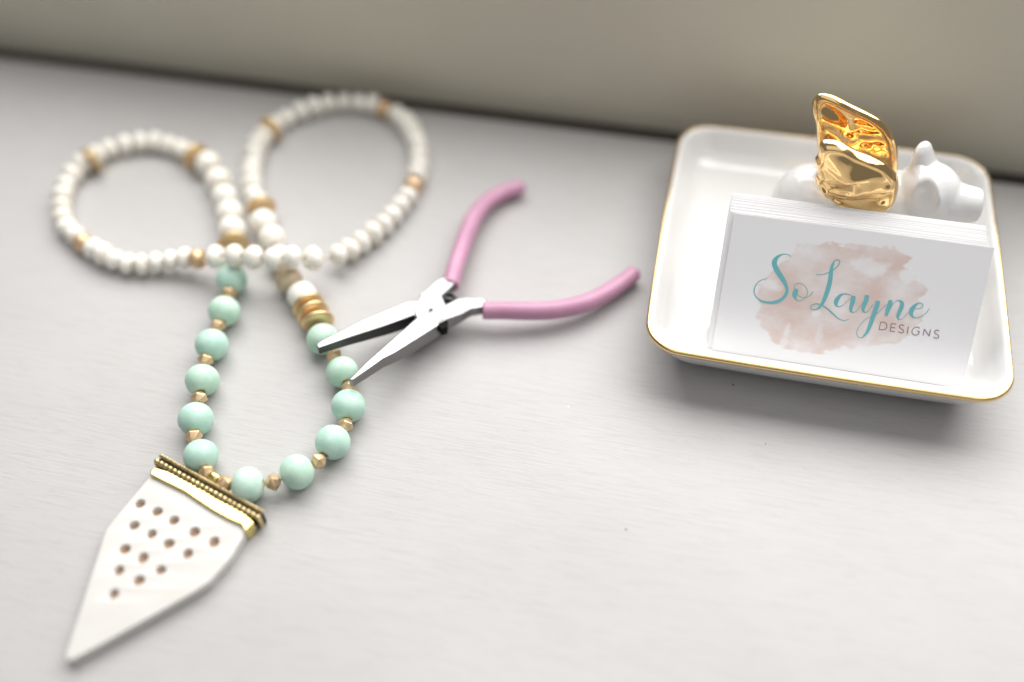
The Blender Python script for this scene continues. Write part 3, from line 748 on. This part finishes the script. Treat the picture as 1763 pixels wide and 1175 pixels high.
def wing(name, outline, y0, bulge, lean, thickv, bumps, seed, lip):
    """a cupped shell: outline in (x, z), bulge toward -y, lip = thickened rolled edge"""
    NS, NR = 150, 34
    ol = resample([(x, z, 0) for x, z in catmull(outline, 6, closed=True)], NS)
    cx_ = sum(p.x for p in ol)/NS; cz_ = sum(p.y for p in ol)/NS
    zmin = min(p.y for p in ol)
    V, F = [], []
    def surf(k, i, side):
        t = i/NR
        tt = t if t < 1 else 1
        p = ol[k % NS]
        x = cx_ + (p.x-cx_)*tt; z = cz_ + (p.y-cz_)*tt
        y = y0 - bulge*(1-tt**2) + lean*(z-zmin)
        edge = max(0.0, (tt-.80)/.20)
        h = thickv*(1 + lip*math.exp(-((tt-.90)/.07)**2))
        h *= math.sqrt(max(0.0, 1-max(0.0, (tt-.84)/.16)**2))
        nz = bumps(Vector((x, z, seed)), tt)*(1 - min(1, max(0, (tt-.82)/.16)))
        y += side*(h*.5) + side*nz
        return (x-PG.x, y-PG.y, z-PG.z)
    idx = {}
    for side in (-1, 1):
        for i in range(NR+1):
            for k in range(NS):
                if i == 0 and k > 0: continue
                if i == NR and side == 1: continue
                idx[side, i, k] = len(V); V.append(surf(k, i, side))
    def g(side, i, k):
        k %= NS
        if i == 0: k = 0
        if i == NR: side = -1
        return idx[side, i, k]
    for side in (-1, 1):
        for i in range(NR):
            for k in range(NS):
                q = [g(side, i, k), g(side, i, k+1), g(side, i+1, k+1), g(side, i+1, k)]
                q = list(dict.fromkeys(q))
                if len(q) >= 3: F.append(tuple(q))
    me = mesh_from(name, V, F)
    return obj(name, me, M['gilt'], pig)
def knobs(p, t):       # hammered feather marks inside the raised wing: soft knobs right, ridges left
    h = .04*noise.noise(p*1.6)
    for kx, kz in FAR_KNOBS:
        q = ((p.x-kx)**2*.8 + (p.y-kz)**2*1.2)/.050
        h += .065*math.exp(-q)
    w_ = min(1, max(0, (-.2-p.x)/.7))
    return h + w_*.10*math.sin((p.y*1.2+p.x*.7)*4.6)
def ripples(p, t):     # overlapping feather layers on the near wing, lumpier low down
    lo = min(1, max(0, (6.3-p.y)/1.6))
    u = (6.6 - p.y + .30*p.x + .22*noise.noise(p*1.4))*1.15
    f_ = u - math.floor(u)
    saw = f_ if f_ < .80 else (1-f_)*4.0            # each layer swells, then drops to the next
    return .13*lo*(saw-.4) + .05*noise.noise(p*1.5) + .045*math.sin((p.y - .25*p.x)*7.5 + 2.2*noise.noise(p*.9))*lo \
        + lo*.16*max(0, noise.noise(p*2.4+Vector((3, 1, 0))))
o = wing("wing", WING_FAR, 1.75, -.26, .05, .26, knobs, 3.0, 1.1); o["label"] = "raised far gold wing"
o = wing("wing", WING_NEAR, -.02, .42, .0, .28, ripples, 8.0, .9); o["label"] = "near gold wing folded over the side"
for wx, wz, y0_, y1_ in ((.55, 4.7, .1, .9), (.5, 4.6, 1.9, 1.2)):     # root of each wing grown into the back
    V, F = ellipsoid((wx-PG.x, (y0_+y1_)/2-PG.y, wz-PG.z-.5), (.8, .6, .55))
    obj("wing_root", mesh_from("wing_root", V, F), M['gilt'], pig)

# ------------------------------------------------------------------ business cards
CW, CH, CT = 8.9, 5.08, .042
CARD_TILT = 0.88782128
def card_matrix(dx, dy, yaw=0.0, tilt=0.0, z=.9727):
    m_ = DM @ Matrix.Translation(Vector((.571 + dx, -5.068 + dy, z))) @ Matrix.Rotation(yaw, 4, 'Z') @ Matrix.Rotation(CARD_TILT + tilt, 4, 'X')
    m_.translation = m_.translation * CM
    return m_
V, F = extrude([(-CW/2, 0), (CW/2, 0), (CW/2, CH), (-CW/2, CH)], -CT, 0)
plain = mesh_from("business_card", V, F, smooth=False); plain.materials.append(M['paper']); bevel_mesh(plain, .006, 1, 30)
def tag(o, label, cat, group=None):
    o["label"], o["category"] = label, cat
    if group: o["group"] = group
    return o
# the printed front card: a fine grid carries the wash
GX, GY = 230, 130
def inside_dist(x, y):
    poly = WASH_OUTLINE; c_ = False; dm = 9
    j = len(poly)-1
    for i in range(len(poly)):
        xi, yi = poly[i]; xj, yj = poly[j]
        if (yi > y) != (yj > y) and x < (xj-xi)*(y-yi)/(yj-yi)+xi: c_ = not c_
        ex, ey = xj-xi, yj-yi
        u = max(0, min(1, ((x-xi)*ex+(y-yi)*ey)/(ex*ex+ey*ey+1e-9)))
        dm = min(dm, math.hypot(x-xi-u*ex, y-yi-u*ey)); j = i
    return dm if c_ else -dm
V, W_ = [], []
for j in range(GY+1):
    for i in range(GX+1):
        x, y = -CW/2 + CW*i/GX, CH*j/GY
        V.append((x, y, 0))
        if abs(x+.2) > 3.9 or y < .2 or y > 4.8: W_.append(0.0); continue
        q = Vector((x*2.2, y*3.2, 1.7))
        nz = noise.fractal(q, .9, 2.1, 5) * .13
        streak = noise.fractal(Vector((x*.7, y*7.0, 4.2)), .9, 2.0, 4) * .10
        dd = inside_dist(x, y) + nz + streak*.6
        val = max(0, min(1, dd/.085 + .5))
        val = val*val*(3-2*val)
        tone = .62 + .55*noise.fractal(Vector((x*.75, y*1.1, 9.1)), .8, 2.2, 5) + .7*streak
        for gx, gy, rx, ry, s in WASH_GAPS:
            e = math.hypot((x-gx)/rx, (y-gy)/ry) + nz*3.2
            tone *= 1 - s*max(0, min(1, (1.25-e)/.5))
        tone += .18*max(0, 1-abs(dd-.06)/.07)*max(0, noise.noise(Vector((x*1.3, y*1.3, 2))))     # pigment gathers at the edge
        W_.append(max(0, min(1, val*tone)))
F = [(j*(GX+1)+i, j*(GX+1)+i+1, (j+1)*(GX+1)+i+1, (j+1)*(GX+1)+i) for j in range(GY) for i in range(GX)]
o0 = len(V)
V += [(-CW/2, 0, -CT), (CW/2, 0, -CT), (CW/2, CH, -CT), (-CW/2, CH, -CT)]
c00, c10, c11, c01 = 0, GX, GY*(GX+1)+GX, GY*(GX+1)
F += [(o0+3, o0+2, o0+1, o0), (o0, o0+1, c10, c00), (o0+1, o0+2, c11, c10), (o0+2, o0+3, c01, c11), (o0+3, o0, c00, c01)]
me = bpy.data.meshes.new("business_card"); me.from_pydata([(v[0]*CM, v[1]*CM, v[2]*CM) for v in V], [], F)
at = me.attributes.new("wash", 'FLOAT', 'POINT'); at.data.foreach_set("value", W_ + [0.0]*4)
me.materials.append(M['print'])
front = obj("business_card", me); front.matrix_world = card_matrix(0, 0)
tag(front, "front printed card with teal script over a blush watercolour wash", "business card", "business cards in the dish")
def ribbon(strokes, lift, smooth_n):
    V, F = [], []
    for si, s in enumerate(strokes):
        pts = catmull(s, smooth_n) if len(s) > 2 else s
        k = len(pts)
        o_ = len(V)
        for i, (u, v, w_) in enumerate(pts):
            a_, b_ = pts[max(i-1, 0)], pts[min(i+1, k-1)]
            t = Vector((b_[0]-a_[0], b_[1]-a_[1])); t = t.normalized() if t.length > 1e-9 else Vector((1, 0))
            nx, ny = -t.y*w_/2, t.x*w_/2
            z = lift + .0006*si + .0022*i/k
            V += [(u+nx, v+ny, z), (u-nx, v-ny, z)]
        F += [(o_+2*i, o_+2*i+1, o_+2*i+3, o_+2*i+2) for i in range(k-1)]
    me = mesh_from("lettering", V, F, smooth=False)
    return me
def lettering(strokes, lift, n_, mt, lab):
    me = ribbon(strokes, lift, n_)
    bm = bmesh.new(); bm.from_mesh(me)
    for fc in bm.faces:
        fc.normal_update()
        if fc.normal.z < 0: fc.normal_flip()
    bm.to_mesh(me); bm.free()
    l_ = obj("lettering", me, mt, front); l_["label"] = lab
lettering(SCRIPT_STROKES, .003, 7, M['teal_ink'], "teal brush script lettering")
lettering(BLOCK_STROKES, .003, 5, M['grey_ink'], "thin mauve capital lettering")
ORD = ["second", "third", "fourth", "fifth", "sixth", "seventh", "eighth", "ninth", "tenth", "eleventh", "twelfth", "thirteenth"]
for k in range(13):
    o = obj("business_card", plain)
    o.matrix_world = card_matrix(-.17 + rnd.uniform(-.03, .03), .088*(k+1) + rnd.uniform(-.008, .008), rnd.uniform(-.003, .003), rnd.uniform(-.003, .003), .955 + rnd.uniform(-.02, .02) - .003*k)
    lab = "rearmost white card of the stack, nearest the ceramic pig" if k == 12 else f"{ORD[k]} white card from the front of the stack in the dish"
    tag(o, lab, "business card", "business cards in the dish")
